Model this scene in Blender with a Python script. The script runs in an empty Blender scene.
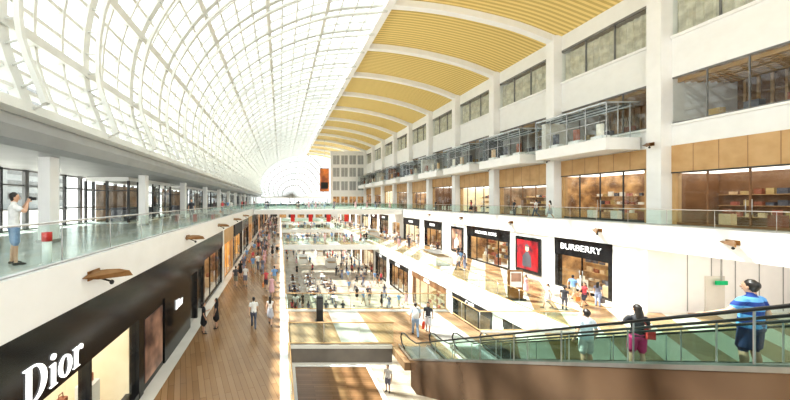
import bpy, math, random
import numpy as np
from mathutils import Vector, Matrix
random.seed(11)
scene = bpy.context.scene

# ---------------------------------------------------------------- materials
def _nt(name):
    m = bpy.data.materials.new(name); m.use_nodes = True
    nt = m.node_tree
    return m, nt, nt.nodes, nt.links

def pmat(name, c1, c2=None, scale=3.0, rough=0.5, metal=0.0, emit=0.0, bump=0.0, spec=0.5):
    m, nt, N, L = _nt(name)
    b = N['Principled BSDF']
    if c2 is None:
        c2 = tuple(min(1, c*0.9) for c in c1)
    geo = N.new('ShaderNodeNewGeometry')
    no = N.new('ShaderNodeTexNoise'); no.inputs['Scale'].default_value = scale
    no.inputs['Detail'].default_value = 3
    L.new(geo.outputs['Position'], no.inputs['Vector'])
    r = N.new('ShaderNodeValToRGB')
    r.color_ramp.elements[0].position = .35; r.color_ramp.elements[0].color = (*c1, 1)
    r.color_ramp.elements[1].position = .65; r.color_ramp.elements[1].color = (*c2, 1)
    L.new(no.outputs['Fac'], r.inputs['Fac'])
    L.new(r.outputs['Color'], b.inputs['Base Color'])
    b.inputs['Roughness'].default_value = rough
    b.inputs['Metallic'].default_value = metal
    b.inputs['Specular IOR Level'].default_value = spec
    if emit:
        L.new(r.outputs['Color'], b.inputs['Emission Color'])
        b.inputs['Emission Strength'].default_value = emit
    return m

def glassmat(name, tint=(.97, .99, .985), refl=.5, rough=0.02):
    m, nt, N, L = _nt(name)
    N.remove(N['Principled BSDF'])
    out = [n for n in N if n.type == 'OUTPUT_MATERIAL'][0]
    t = N.new('ShaderNodeBsdfTransparent'); t.inputs['Color'].default_value = (*tint, 1)
    g = N.new('ShaderNodeBsdfGlossy'); g.inputs['Roughness'].default_value = rough
    f = N.new('ShaderNodeLayerWeight'); f.inputs['Blend'].default_value = .5
    p = N.new('ShaderNodeMath'); p.operation = 'POWER'; p.inputs[1].default_value = 5
    L.new(f.outputs['Facing'], p.inputs[0])
    q = N.new('ShaderNodeMath'); q.operation = 'MULTIPLY_ADD'; q.inputs[1].default_value = refl; q.inputs[2].default_value = .035
    L.new(p.outputs[0], q.inputs[0])
    mx = N.new('ShaderNodeMixShader')
    L.new(q.outputs[0], mx.inputs[0]); L.new(t.outputs[0], mx.inputs[1]); L.new(g.outputs[0], mx.inputs[2])
    L.new(mx.outputs[0], out.inputs['Surface'])
    return m

def panemat(name, tr=(.90, .95, .955)):
    m, nt, N, L = _nt(name)
    N.remove(N['Principled BSDF'])
    out = [n for n in N if n.type == 'OUTPUT_MATERIAL'][0]
    t = N.new('ShaderNodeBsdfTransparent'); t.inputs['Color'].default_value = (*tr, 1)
    d = N.new('ShaderNodeBsdfTranslucent'); d.inputs['Color'].default_value = (.9, .93, .93, 1)
    mx = N.new('ShaderNodeMixShader'); mx.inputs[0].default_value = .08
    L.new(t.outputs[0], mx.inputs[1]); L.new(d.outputs[0], mx.inputs[2])
    L.new(mx.outputs[0], out.inputs['Surface'])
    return m

def woodfloor(name, ca, cb, rot, stripe=None, sc=(.72, .66, .57)):
    m, nt, N, L = _nt(name)
    b = N['Principled BSDF']
    geo = N.new('ShaderNodeNewGeometry')
    mp = N.new('ShaderNodeMapping'); mp.inputs['Rotation'].default_value = (0, 0, rot)
    L.new(geo.outputs['Position'], mp.inputs['Vector'])
    br = N.new('ShaderNodeTexBrick')
    br.inputs['Color1'].default_value = (*ca, 1); br.inputs['Color2'].default_value = (*cb, 1)
    br.inputs['Mortar'].default_value = (ca[0]*.6, ca[1]*.55, ca[2]*.5, 1)
    br.inputs['Scale'].default_value = 1.0
    br.inputs['Mortar Size'].default_value = .008
    br.inputs['Brick Width'].default_value = 2.2; br.inputs['Row Height'].default_value = .22
    L.new(mp.outputs[0], br.inputs['Vector'])
    no = N.new('ShaderNodeTexNoise'); no.inputs['Scale'].default_value = .6
    L.new(geo.outputs['Position'], no.inputs['Vector'])
    mix = N.new('ShaderNodeMix'); mix.data_type = 'RGBA'; mix.blend_type = 'MULTIPLY'
    mix.inputs[0].default_value = .35
    L.new(br.outputs['Color'], mix.inputs[6]); L.new(no.outputs['Fac'], mix.inputs[7])
    last = mix.outputs[2]
    if stripe:
        mp2 = N.new('ShaderNodeMapping'); mp2.inputs['Rotation'].default_value = (0, 0, stripe[0])
        L.new(geo.outputs['Position'], mp2.inputs['Vector'])
        sx = N.new('ShaderNodeSeparateXYZ'); L.new(mp2.outputs[0], sx.inputs[0])
        m1 = N.new('ShaderNodeMath'); m1.operation = 'DIVIDE'; m1.inputs[1].default_value = stripe[1]
        L.new(sx.outputs['X'], m1.inputs[0])
        m2 = N.new('ShaderNodeMath'); m2.operation = 'FRACT'; L.new(m1.outputs[0], m2.inputs[0])
        m3 = N.new('ShaderNodeMath'); m3.operation = 'GREATER_THAN'; m3.inputs[1].default_value = stripe[2]
        L.new(m2.outputs[0], m3.inputs[0])
        mx = N.new('ShaderNodeMix'); mx.data_type = 'RGBA'
        L.new(m3.outputs[0], mx.inputs[0]); L.new(last, mx.inputs[6])
        mx.inputs[7].default_value = (*sc, 1)
        last = mx.outputs[2]
    L.new(last, b.inputs['Base Color'])
    b.inputs['Roughness'].default_value = .22
    return m

def striped(name, c1, c2, axis, period, rough=.6, duty=.5):
    m, nt, N, L = _nt(name)
    b = N['Principled BSDF']
    geo = N.new('ShaderNodeNewGeometry'); sx = N.new('ShaderNodeSeparateXYZ')
    L.new(geo.outputs['Position'], sx.inputs[0])
    m1 = N.new('ShaderNodeMath'); m1.operation = 'DIVIDE'; m1.inputs[1].default_value = period
    L.new(sx.outputs[axis], m1.inputs[0])
    m2 = N.new('ShaderNodeMath'); m2.operation = 'FRACT'; L.new(m1.outputs[0], m2.inputs[0])
    m3 = N.new('ShaderNodeMath'); m3.operation = 'GREATER_THAN'; m3.inputs[1].default_value = duty
    L.new(m2.outputs[0], m3.inputs[0])
    mx = N.new('ShaderNodeMix'); mx.data_type = 'RGBA'
    mx.inputs[6].default_value = (*c1, 1); mx.inputs[7].default_value = (*c2, 1)
    L.new(m3.outputs[0], mx.inputs[0]); L.new(mx.outputs[2], b.inputs['Base Color'])
    b.inputs['Roughness'].default_value = rough
    return m

WHITE = pmat('white_paint', (.88, .878, .865), (.85, .848, .835), 1.5, .45)
RIBW = pmat('white_steel', (.66, .66, .62), (.6, .6, .56), 1, .45)
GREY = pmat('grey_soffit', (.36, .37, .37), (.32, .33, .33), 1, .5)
TAUPE = pmat('taupe_fascia', (.20, .17, .14), (.15, .13, .11), 1, .25)
DGREY = pmat('dark_grey', (.06, .06, .065), (.05, .05, .05), 2, .4)
MGREY = pmat('mid_grey', (.22, .22, .22), (.18, .18, .18), 2, .4)
LGREY = pmat('pale_grey_glazing', (.42, .43, .43), (.36, .37, .37), 2, .3)
BLACK = pmat('black_gloss', (.010, .010, .012), (.015, .015, .017), 2, .16)
BLACKM = pmat('black_matte', (.02, .02, .022), None, 2, .5)
BRONZE = pmat('bronze', (.22, .11, .04), (.28, .15, .06), 3, .35, .6)
TRUSS = pmat('bronze_cladding', (.18, .115, .075), (.23, .15, .10), .8, .2, .6)
STEEL = pmat('steel', (.6, .6, .6), (.5, .5, .5), 3, .3, .9)
WOOD = pmat('golden_wood', (.54, .33, .15), (.62, .40, .2), 1.2, .45)
WOODD = pmat('brown_wood', (.22, .11, .05), (.28, .15, .075), 1.5, .4)
STONE = pmat('cream_stone', (.74, .71, .65), (.66, .63, .57), .8, .25)
FLOORL = woodfloor('wood_plank_floor', (.31, .175, .08), (.41, .25, .13), 1.25)
FLOORR = woodfloor('wood_stone_floor', (.42, .26, .13), (.52, .33, .18), .7, (.6, 2.6, .5))
FLOORP = woodfloor('plank_and_stone_floor', (.34, .21, .12), (.43, .28, .16), 1.25, (0, 4.9, .62), (.46, .44, .41))
FLOORB = woodfloor('lower_level_floor', (.50, .43, .34), (.62, .55, .46), .2)
FLOORW = woodfloor('dark_plank_floor', (.24, .13, .065), (.33, .185, .095), .0)
GALF = pmat('gallery_floor', (.58, .58, .57), (.5, .5, .49), .6, .2)
CEILY = striped('yellow_slat_ceiling', (.82, .64, .27), (.58, .43, .15), 'Y', .42)
GLASS = glassmat('clear_glass')
GLASSD = glassmat('shop_glass', (.93, .95, .95), .5)
GLASSG = glassmat('balustrade_glass', (.91, .975, .95), .6)
PANE = panemat('roof_pane')
PANE2 = panemat('end_pane', (.66, .72, .74))
LITW = pmat('lit_white', (1, .97, .92), (.95, .92, .87), .8, .5, 0, 1.8)
LITWARM = pmat('lit_warm_interior', (.6, .35, .15), (.18, .09, .04), 1.1, .5, 0, .3)
LITGOLD = pmat('lit_gold_interior', (1, .6, .2), (.8, .38, .08), .9, .5, 0, .7)
LITDIM = pmat('dim_interior', (.38, .25, .15), (.13, .085, .05), .9, .5, 0, .3)
LITBEIGE = pmat('beige_interior', (.85, .75, .56), (.66, .54, .36), .5, .5, 0, .5)
TREAD = striped('step_metal', (.25, .25, .26), (.12, .12, .12), 'X', .03, .4)
RUBBER = pmat('handrail_rubber', (.015, .015, .015), None, 3, .35)
GREENS = pmat('exit_green', (.0, .35, .14), (.0, .3, .1), 3, .5, 0, .4)
CURTAIN = pmat('curtain', (.66, .62, .52), (.46, .43, .35), 2, .8, 0, .1)
POSTR = pmat('red_poster', (.5, .02, .03), (.04, .02, .03), 1.1, .3, 0, .15)
POSTB = pmat('portrait_poster', (.42, .25, .18), (.06, .03, .03), 1.0, .3, 0, .15)
POSTO = pmat('orange_banner', (.7, .22, .05), (.25, .07, .03), .5, .4, 0, .25)
REDB = pmat('red_banner', (.62, .04, .03), (.5, .03, .02), 1, .6, 0, .2)
SIGNW = pmat('sign_white', (.95, .95, .95), (.9, .9, .9), 2, .4, 0, .9)
RED = pmat('red_plastic', (.7, .03, .03), None, 3, .4)
GOODS = [pmat('goods_%d' % i, c, None, 5, .5, 0, .12) for i, c in enumerate(
    [(.7, .5, .3), (.85, .8, .7), (.3, .1, .05), (.1, .1, .12), (.45, .15, .1), (.5, .35, .15)])]

# ---------------------------------------------------------------- mesh builder
class MB:
    def __init__(s): s.v = []; s.f = []; s.m = []; s.mats = []; s.sm = []
    def mi(s, m):
        if m not in s.mats: s.mats.append(m)
        return s.mats.index(m)
    def add(s, vs, fs, mat, smooth=False):
        o = len(s.v); s.v += [tuple(p) for p in vs]; k = s.mi(mat)
        for f in fs: s.f.append([o+i for i in f]); s.m.append(k); s.sm.append(smooth)
    def box(s, x0, x1, y0, y1, z0, z1, mat):
        x0, x1 = min(x0, x1), max(x0, x1); y0, y1 = min(y0, y1), max(y0, y1); z0, z1 = min(z0, z1), max(z0, z1)
        vs = [(x0,y0,z0),(x1,y0,z0),(x1,y1,z0),(x0,y1,z0),(x0,y0,z1),(x1,y0,z1),(x1,y1,z1),(x0,y1,z1)]
        s.add(vs, [(0,3,2,1),(4,5,6,7),(0,1,5,4),(1,2,6,5),(2,3,7,6),(3,0,4,7)], mat)
    def poly(s, pts, mat): s.add(pts, [tuple(range(len(pts)))], mat)
    def prism(s, prof, x0, x1, mat):
        n = len(prof)
        vs = [(x0, y, z) for y, z in prof] + [(x1, y, z) for y, z in prof]
        fs = [tuple(range(n))[::-1], tuple(range(n, 2*n))]
        fs += [(i, (i+1) % n, n+(i+1) % n, n+i) for i in range(n)]
        s.add(vs, fs, mat)
    def loft(s, pts, mat, n=10, smooth=True, round_=True):
        C = [Vector(p[:3]) for p in pts]; R = [(p[3], p[4]) for p in pts]
        if round_:
            t0 = (C[0]-C[1]).normalized(); t1 = (C[-1]-C[-2]).normalized()
            r0 = min(R[0]); r1 = min(R[-1])
            C = [C[0]+t0*r0*.6] + C + [C[-1]+t1*r1*.6]
            R = [(R[0][0]*.6, R[0][1]*.6)] + R + [(R[-1][0]*.6, R[-1][1]*.6)]
        vs = []; k = len(C)
        prevA = None
        for i in range(k):
            t = (C[min(i+1, k-1)]-C[max(i-1, 0)]).normalized()
            X = Vector((1, 0, 0)) if abs(t.x) < .9 else Vector((0, 1, 0))
            A = (X - t*X.dot(t)).normalized()
            if prevA is not None and A.dot(prevA) < 0: A = -A
            prevA = A
            B = t.cross(A)
            for j in range(n):
                th = 2*math.pi*j/n
                vs.append(C[i]+A*math.cos(th)*R[i][0]+B*math.sin(th)*R[i][1])
        fs = []
        for i in range(k-1):
            for j in range(n):
                fs.append((i*n+j, i*n+(j+1) % n, (i+1)*n+(j+1) % n, (i+1)*n+j))
        fs.append(tuple(range(n))[::-1]); fs.append(tuple(range((k-1)*n, k*n)))
        s.add(vs, fs, mat, smooth)
    def tube(s, pts, r, mat, n=6):
        s.loft([(*p, r, r) for p in pts], mat, n, True, False)
    def ball(s, c, a, b, h, mat, n=8):
        rr = [(-.98, .2), (-.7, .71), (0, 1), (.7, .71), (.98, .2)]
        s.loft([(c[0], c[1], c[2]+h*z, a*r, b*r) for z, r in rr], mat, n, True, False)
    def mesh(s, name):
        me = bpy.data.meshes.new(name); me.from_pydata(s.v, [], s.f); me.update()
        for m in s.mats: me.materials.append(m)
        me.polygons.foreach_set('material_index', s.m)
        me.polygons.foreach_set('use_smooth', s.sm)
        return me
    def build(s, name, parent=None, loc=(0, 0, 0), rot=0):
        return inst(name, s.mesh(name), loc, rot, 1, parent)

def inst(name, me, loc=(0, 0, 0), rot=0, sc=1, parent=None):
    o = bpy.data.objects.new(name, me); scene.collection.objects.link(o)
    o.location = loc; o.rotation_euler = (0, 0, rot); o.scale = (sc, sc, sc)
    if parent: o.parent = parent
    return o

def text(body, size, loc, facing, mat, parent, name='lettering', align='CENTER'):
    c = bpy.data.curves.new(name, 'FONT'); c.body = body; c.size = size; c.extrude = .015
    c.align_x = align; c.align_y = 'CENTER'; c.materials.append(mat)
    o = bpy.data.objects.new(name, c); scene.collection.objects.link(o)
    if facing == '-X': R = Matrix(((0, 0, -1), (-1, 0, 0), (0, 1, 0)))
    elif facing == '+X': R = Matrix(((0, 0, 1), (1, 0, 0), (0, 1, 0)))
    else: R = Matrix(((1, 0, 0), (0, 0, -1), (0, 1, 0)))
    o.matrix_world = Matrix.Translation(loc) @ R.to_4x4()
    o.parent = parent
    return o

L1 = 0.0; B1 = -5.4; B2 = -10.6; YE = 126.0; YL = YE-8

# ---------------------------------------------------------------- floors
b = MB(); b.box(-5, .3, -6, YE, B1-.9, B1, FLOORL); b.box(-5.0, -4.45, -6, YE, B1, B1+.012, STONE)
b.box(.0, .3, -6, YE, B1, B1+.012, WHITE)
b.box(.3, .5, -6, YE, B1-1.3, B1+.1, WHITE); b.box(-9, -5, -6, YE, B1-.9, B1, STONE)
b.build('floor_walkway')
b = MB()
b.box(.5, 10.7, 14.6, 19, B1-.35, B1, FLOORP)
b.box(5.4, 10.7, 13.0, 14.6, B1-.35, B1, FLOORP)
b.box(10.7, 34, -4, 15.9, B1-.35, B1, FLOORR)
b.box(9.9, 10.7, -4, 14.6, B1-.35, B1, FLOORR)
b.box(16, 34, 15.9, YE, B1-.9, B1, FLOORR)
b.box(.5, 5.4, 14.45, 14.6, B1-.85, B1+.06, TAUPE)
b.box(.5, 5.4, 14.42, 14.45, B1-.1, B1+.07, STONE); b.box(.5, 5.4, 14.42, 14.45, B1-.87, B1-.78, STONE)
b.box(.5, 10.7, 19, 19.15, B1-1.2, B1+.08, WHITE)
b.box(10.7, 16, 15.9, 16.02, B1-1.2, B1+.08, WHITE)
b.box(15.85, 16, 16.03, YE, B1-1.35, B1+.1, WHITE)
b.box(.5, 5.4, 14.6, 19, B1-.85, B1-.36, GREY)
b.build('floor_promenade')
for yb, wd in ((48, 4.5), (74, 4.5), (100, 5)):
    b = MB(); b.box(.5, 15.85, yb, yb+wd, B1-.8, B1, WHITE); b.box(.5, 15.85, yb+.1, yb+wd-.1, B1, B1+.012, FLOORP)
    for yy in (yb+.05, yb+wd-.05):
        b.box(.5, 15.85, yy-.01, yy+.01, B1+.05, B1+1.05, GLASSG); b.tube([(.5, yy, B1+1.1), (15.85, yy, B1+1.1)], .03, STEEL)
        for k in range(8): b.box(.6+k*2.15, .64+k*2.15, yy-.03, yy+.03, B1, B1+1.08, STEEL)
    b.build('footbridge')
b = MB(); b.box(-9, 30, -6, YE, B2-.2, B2, FLOORB)
b.box(.9, 6.4, 15.5, 22, B2, B2+.02, FLOORW)
for (x0, x1, y0, y1) in ((.8, 6.6, 15.3, 15.6), (.8, 1.1, 15.6, 22), (6.3, 6.6, 15.6, 22), (.8, 6.6, 22, 22.3)): b.box(x0, x1, y0, y1, B2, B2+.06, WHITE)
b.build('floor_lower_court')
b = MB(); b.box(-14.5, -5, -6, YE, -.97, L1, WHITE); b.box(-14.4, -5.2, -6, YE, 0, .01, GALF)
b.box(-5.15, -4.95, -6, YE, -.969, .15, WHITE); b.build('floor_gallery_left')
b = MB(); b.box(23, 34, 2, YE, -1.4, L1, WHITE); b.box(23.2, 27, 2, YE, 0, .012, GALF)
b.box(22.9, 23.1, 2.01, YE, -1.399, .12, WHITE)
for k in range(3): b.box(25.2+k*2.6, 26.2+k*2.6, 8, 18, -1.46, -1.4, LITW)
b.build('floor_gallery_right')
b = MB(); b.box(-5, 5, -5, 1, -.8, 0, GALF); b.box(5, 22.9, -5, 1.5, -.8, 0, GALF); b.build('footbridge')
for yb in (56, 84, 108):
    b = MB(); b.box(-4.9, 22.8, yb, yb+4, -.9, 0, WHITE); b.box(-4.9, 22.8, yb+.1, yb+3.9, 0, .015, GALF)
    for yy in (yb+.05, yb+3.95):
        b.box(-4.9, 22.8, yy-.01, yy+.01, .05, 1.05, GLASSG); b.tube([(-4.9, yy, 1.1), (22.8, yy, 1.1)], .03, STEEL)
        for k in range(14): b.box(-4.9+k*2.1, -4.86+k*2.1, yy-.03, yy+.03, 0, 1.08, STEEL)
    b.build('footbridge')

# ---------------------------------------------------------------- railings
def rail(name, pts, z, h=1.1, glass=GLASSG, top=STEEL, step=2.0):
    b = MB()
    for p, q in zip(pts[:-1], pts[1:]):
        p = Vector((*p, z)); q = Vector((*q, z)); d = (q-p); Ln = d.length; d.normalize(); nrm = Vector((-d.y, d.x, 0))
        n = max(1, int(round(Ln/step)))
        for i in range(n):
            a = p+d*(Ln*i/n+.02); c = p+d*(Ln*(i+1)/n-.02); th = .008
            vs = []
            for zz in (.06, h-.05):
                for s_ in (-1, 1):
                    vs += [a+nrm*th*s_+Vector((0, 0, zz)), c+nrm*th*s_+Vector((0, 0, zz))]
            b.add(vs, [(0,1,3,2),(4,6,7,5),(0,4,5,1),(2,3,7,6),(0,2,6,4),(1,5,7,3)], glass)
            b.tube([a, a+Vector((0, 0, h-.02))], .014, STEEL, 4)
        b.tube([p+Vector((0, 0, h)), q+Vector((0, 0, h))], .028, top, 6)
        b.tube([p+Vector((0, 0, .06)), q+Vector((0, 0, .06))], .035, top, 4)
    return b.build(name)
rail('glass_railing', [(-5.1, -5), (-5.1, YE-1)], .12, 1.0)
rail('glass_railing', [(23.05, 2), (23.05, YE-1)], .1, 1.0)
rail('glass_railing', [(.4, -5), (.4, 14.5), (5.5, 14.5)], B1+.08, 1.05, top=WOOD)
rail('glass_railing', [(.4, YE-1), (.4, 19.1), (10.6, 19.1), (10.6, 15.95), (15.9, 15.95), (15.9, YE-1)], B1+.08, 1.05, top=WOOD)

# ---------------------------------------------------------------- shops
def shop(name, X, s, y0, y1, z0, z1, hz, fm, back, depth=2.4, sign=None, goods=True, door=True, hd=.35, mull=None, joints=False):
    b = MB(); W = X+s*hd; mull = mull or fm
    b.box(X-s*.05, W, y0, y1, hz, z1, fm)
    b.box(X, W, y0, y0+.28, z0, hz, fm); b.box(X, W, y1-.28, y1, z0, hz, fm)
    if joints:
        for j in range(1, 6): yj = y0+(y1-y0)*j/6; b.box(X-s*.06, X-s*.05, yj-.008, yj+.008, hz, z1, WOODD)
        b.box(X-s*.07, X, y0, y1, hz, hz+.08, DGREY)
    n = max(2, int((y1-y0)/1.6))
    for i in range(1, n):
        y = y0+(y1-y0)*i/n; b.box(X+s*.05, X+s*.13, y-.03, y+.03, z0, hz, mull)
    b.box(X+s*.08, X+s*.1, y0+.28, y1-.28, z0+.05, hz, GLASSD)
    b.box(X+s*.02, X+s*.2, y0+.28, y1-.28, z0, z0+.15, mull)
    if door:
        ym = (y0+y1)/2
        for dy in (-.12, .12): b.tube([(X, ym+dy, z0+.8), (X, ym+dy, z0+1.7)], .02, STEEL)
    b.box(X+s*depth, X+s*(depth+.1), y0, y1, z0, z1, back)
    b.box(W, X+s*depth, y0, y0+.08, z0, z1, back); b.box(W, X+s*depth, y1-.08, y1, z0, z1, back)
    b.box(W, X+s*depth, y0, y1, z0, z0+.02, STONE)
    b.box(W, X+s*depth, y0, y1, hz, hz+.08, LITW)
    if goods:
        xs = X+s*(depth-.25)
        for r in range(3):
            zz = z0+.55+r*.72
            b.box(xs-s*.15, X+s*depth, y0+.3, y1-.3, zz, zz+.04, WOOD)
            y = y0+.4
            while y < y1-.7:
                w = random.uniform(.18, .4); h = random.uniform(.15, .42)
                b.box(xs-.1, xs+.1, y, y+w, zz+.04, zz+.04+h, random.choice(GOODS)); y += w+random.uniform(.08, .3)
        y = y0+.8
        while y < y1-1:
            b.box(X+s*.7, X+s*1.1, y, y+.5, z0+.02, z0+.8, random.choice(GOODS[:3]))
            b.box(X+s*.8, X+s*1.0, y+.15, y+.4, z0+.8, z0+1.1, random.choice(GOODS)); y += 1.9
    o = b.build(name)
    if sign:
        txt, size, zc, yc = sign
        text(txt, size, (X-s*.09, yc, zc), '-X' if s > 0 else '+X', SIGNW, o, 'sign_lettering')
    return o

def poster(name, X, s, y0, y1, z0, z1, m):
    b = MB(); b.box(X-s*.1, X-s*.01, y0, y1, z0, z1, BLACK)
    b.box(X-s*.11, X-s*.09, y0+.22, y1-.22, z0+.3, z1-.3, m)
    ym = (y0+y1)/2; zm = (z0+z1)/2; x = X-s*.115
    pts = [(x, ym+dy, zm+dz) for dy, dz in ((-.5, -1.1), (-.45, -.1), (-.2, .2), (-.1, .35), (.12, .35), (.2, .2), (.5, -.15), (.55, -1.1))]
    b.poly(pts, GOODS[3] if m is POSTR else GOODS[1])
    b.poly([(x, ym+.22*math.cos(t), zm+.6+.3*math.sin(t)) for t in [i*math.pi/6 for i in range(12)]], GOODS[0])
    b.poly([(x-s*.004, ym+.25*math.cos(t), zm+.75+.25*math.sin(t)) for t in [i*math.pi/6 for i in range(7)]], GOODS[3])
    return b.build(name)

RX = 23.0
b = MB()
for y0, y1 in [(18.8, 20.75), (25.1, 26.3), (29.3, 30.0), (36.9, 37.4), (40.5, 42.6)]: b.box(RX, RX+.5, y0, y1, B1, -1.4, WHITE)
b.box(RX+.5, 34, 18.8, 19.1, B1, -1.4, WHITE)
b.box(33.6, 34, 2, 18.8, B1, -1.4, WHITE)
b.box(RX+.02, RX+.3, 26.3, 29.3, B1, -1.4, WHITE); b.box(RX+.02, RX+.3, 37.4, 40.5, B1, -1.4, WHITE)
for k in range(6): b.box(25.5+k*1.5, 25.53+k*1.5, 18.77, 18.8, B1+.1, -1.6, GREY)
b.box(26.6, 27.8, 18.75, 18.8, B1, B1+2.3, STONE)
b.build('wall_promenade')
b = MB(); b.box(27.0, 27.7, 18.55, 18.62, -3.6, -3.35, GREENS); b.box(27.3, 27.36, 18.55, 18.6, -3.35, -1.47, STEEL); b.build('exit_sign')
shop('boutique_storefront', RX, 1, 20.75, 25.1, B1, -1.4, -2.75, BLACK, LITWARM, sign=('BURBERRY', .66, -2.05, 22.95))
shop('boutique_storefront', RX, 1, 30.0, 36.9, B1, -1.4, -2.6, BLACK, LITWARM, sign=('MICHAEL KORS', .5, -2.0, 33.5))
poster('poster_panel', RX, 1, 26.4, 29.2, B1+.35, -1.75, POSTR)
poster('poster_panel', RX, 1, 37.6, 40.2, B1+.35, -1.75, POSTB)
y = 42.6; k = 0
while y < YL:
    w = [5.2, 6.4, 4.6, 5.8][k % 4]
    shop('boutique_storefront', RX, 1, y, y+w, B1, -1.4, -2.6, [BLACK, BLACKM, WHITE, BLACK][k % 4], [LITWARM, LITBEIGE, LITWARM, LITDIM][k % 4], goods=y < 75,
         sign=(['FENDI', 'GUCCI', 'COACH', 'PRADA'][k % 4], .55, -2.0, y+w/2) if (k % 4 != 2 and y < 100) else None)
    b = MB(); b.box(RX, RX+.5, y+w, y+w+1.6, B1, -1.4, WHITE); b.build('wall_pier')
    y += w+1.6; k += 1
y = 15.0; k = 0
while y < YL:
    w = [6.5, 5.2, 7.4][k % 3]
    shop('lower_court_storefront', 16, 1, y, y+w, B2, B1-.9, B1-2.0, [BLACK, BLACKM, WOODD][k % 3], [LITWARM, LITDIM, LITBEIGE][k % 3], goods=(y > 28 and y < 70),
         sign=(['SHOES', 'CAFE', 'BAGS'][k % 3], .5, B1-1.7, y+w/2) if y < 80 else None)
    b = MB(); b.box(16, 16.5, y+w, y+w+1.1, B2, B1-.9, WHITE); b.build('wall_pier')
    y += w+1.1; k += 1
b = MB(); b.box(.2, .4, -6, YE, B2, B1-1.3, STONE); b.build('wall_lower_court')

LX = -5.0
def didot(name, loc, H, parent):
    c = bpy.data.curves.new(name, 'CURVE'); c.dimensions = '2D'; c.fill_mode = 'BOTH'; c.extrude = .02
    def sp(pts, ox):
        s = c.splines.new('POLY'); s.points.add(len(pts)-1)
        for i, (x, y) in enumerate(pts): s.points[i].co = ((x+ox)*H, y*H, 0, 1)
        s.use_cyclic_u = True
    def arc(cx, cy, rx, ry, a0, a1, n=20):
        return [(cx+rx*math.cos(math.radians(a0+(a1-a0)*i/n)), cy+ry*math.sin(math.radians(a0+(a1-a0)*i/n))) for i in range(n+1)]
    sp([(0, 0)]+arc(.32, .5, .46, .5, -90, 90)+[(0, 1), (0, .96), (.1, .96), (.1, .04), (0, .04)], 0)
    sp([(.25, .045)]+arc(.32, .5, .29, .455, -90, 90)+[(.25, .955)], 0)
    sp([(0, 0), (.28, 0), (.28, .03), (.21, .04), (.21, .66), (0, .64), (0, .61), (.07, .6), (.07, .04), (0, .03)], .9)
    sp(arc(.14, .86, .09, .09, 0, 342, 19), .9)
    sp(arc(.28, .33, .28, .34, 0, 342, 19), 1.25); sp(arc(.28, .33, .14, .30, 0, 342, 19), 1.25)
    sp([(0, 0), (.3, 0), (.3, .03), (.21, .04), (.21, .45), (.27, .57), (.33, .6), (.36, .5), (.45, .5), (.46, .62), (.38, .68), (.28, .64), (.21, .54), (.21, .66), (0, .64), (0, .61), (.07, .6), (.07, .04), (0, .03)], 1.88)
    c.materials.append(SIGNW)
    o = bpy.data.objects.new(name, c); scene.collection.objects.link(o)
    R = Matrix(((0, 0, 1), (1, 0, 0), (0, 1, 0)))
    o.matrix_world = Matrix.Translation(loc) @ R.to_4x4(); o.parent = parent
b = MB()
b.box(LX-.4, LX+.06, -6, 19.5, -2.55, -.97, BLACK)
b.box(LX-.4, LX+.05, 10.55, 10.9, B1, -2.55, BLACK); b.box(LX-.4, LX+.05, 12.9, 16.6, B1, -2.55, BLACK)
b.box(LX-.3, LX, 10.9, 12.9, B1, -2.55, BLACK)
b.box(LX+.0, LX+.03, 11.1, 12.7, B1+.25, -2.8, POSTB)
b.box(LX-.4, LX+.05, -6, 10.6, B1, B1+.25, BLACK)
for y in (1, 4.6, 7.9): b.box(LX-.3, LX+.03, y-.03, y+.03, B1, -2.55, BLACK)
b.box(LX-.1, LX-.08, -6, 10.55, B1+.25, -2.55, GLASSD)
b.box(LX-2.6, LX-2.5, -6, 12, B1, -2.5, LITBEIGE); b.box(LX-2.6, LX-.4, -6, 12, -2.55, -2.45, LITW)
b.box(LX-2.5, LX-.3, 10.5, 10.6, B1, -2.5, LITBEIGE)
for y in (3, 6.2, 8.3, 9.5):
    b.box(LX-1.5, LX-1.0, y, y+.5, B1+.25, B1+1.1, WHITE); b.box(LX-1.35, LX-1.15, y+.1, y+.4, B1+1.1, B1+1.35, GOODS[2])
    b.tube([(LX-1.25, y+.15, B1+1.35), (LX-1.25, y+.18, B1+1.5), (LX-1.25, y+.32, B1+1.5), (LX-1.25, y+.35, B1+1.35)], .015, GOODS[2])
b.box(LX-.4, LX+.02, 16.6, 19.5, B1+2.9, -2.55, BLACK); b.box(LX-.15, LX-.1, 16.6, 19.5, B1, B1+2.9, GLASSD)
b.box(LX-2, LX-1.9, 16.6, 19.5, B1, B1+3, LITDIM); b.box(LX-.4, LX+.05, 17.9, 18.1, B1, B1+2.9, BLACK)
dior = b.build('fashion_storefront')
didot('sign_lettering', (LX+.08, 5.75, -2.42), .74, dior)
didot('sign_lettering', (LX+.08, 14.2, -3.55), .42, dior)
y = 19.6; k = 0
while y < YL:
    w = [6.4, 5.0, 7.0][k % 3]
    shop('boutique_storefront', LX, -1, y, y+w, B1, -.97, -2.3, [BLACK, WOOD, BLACKM][k % 3], [LITWARM, LITGOLD, LITGOLD][k % 3], goods=y < 60)
    b = MB(); b.box(LX-.4, LX, y+w, y+w+.9, B1, -.97, [WHITE, BLACK][k % 2]); b.build('wall_pier')
    y += w+.9; k += 1

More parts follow.
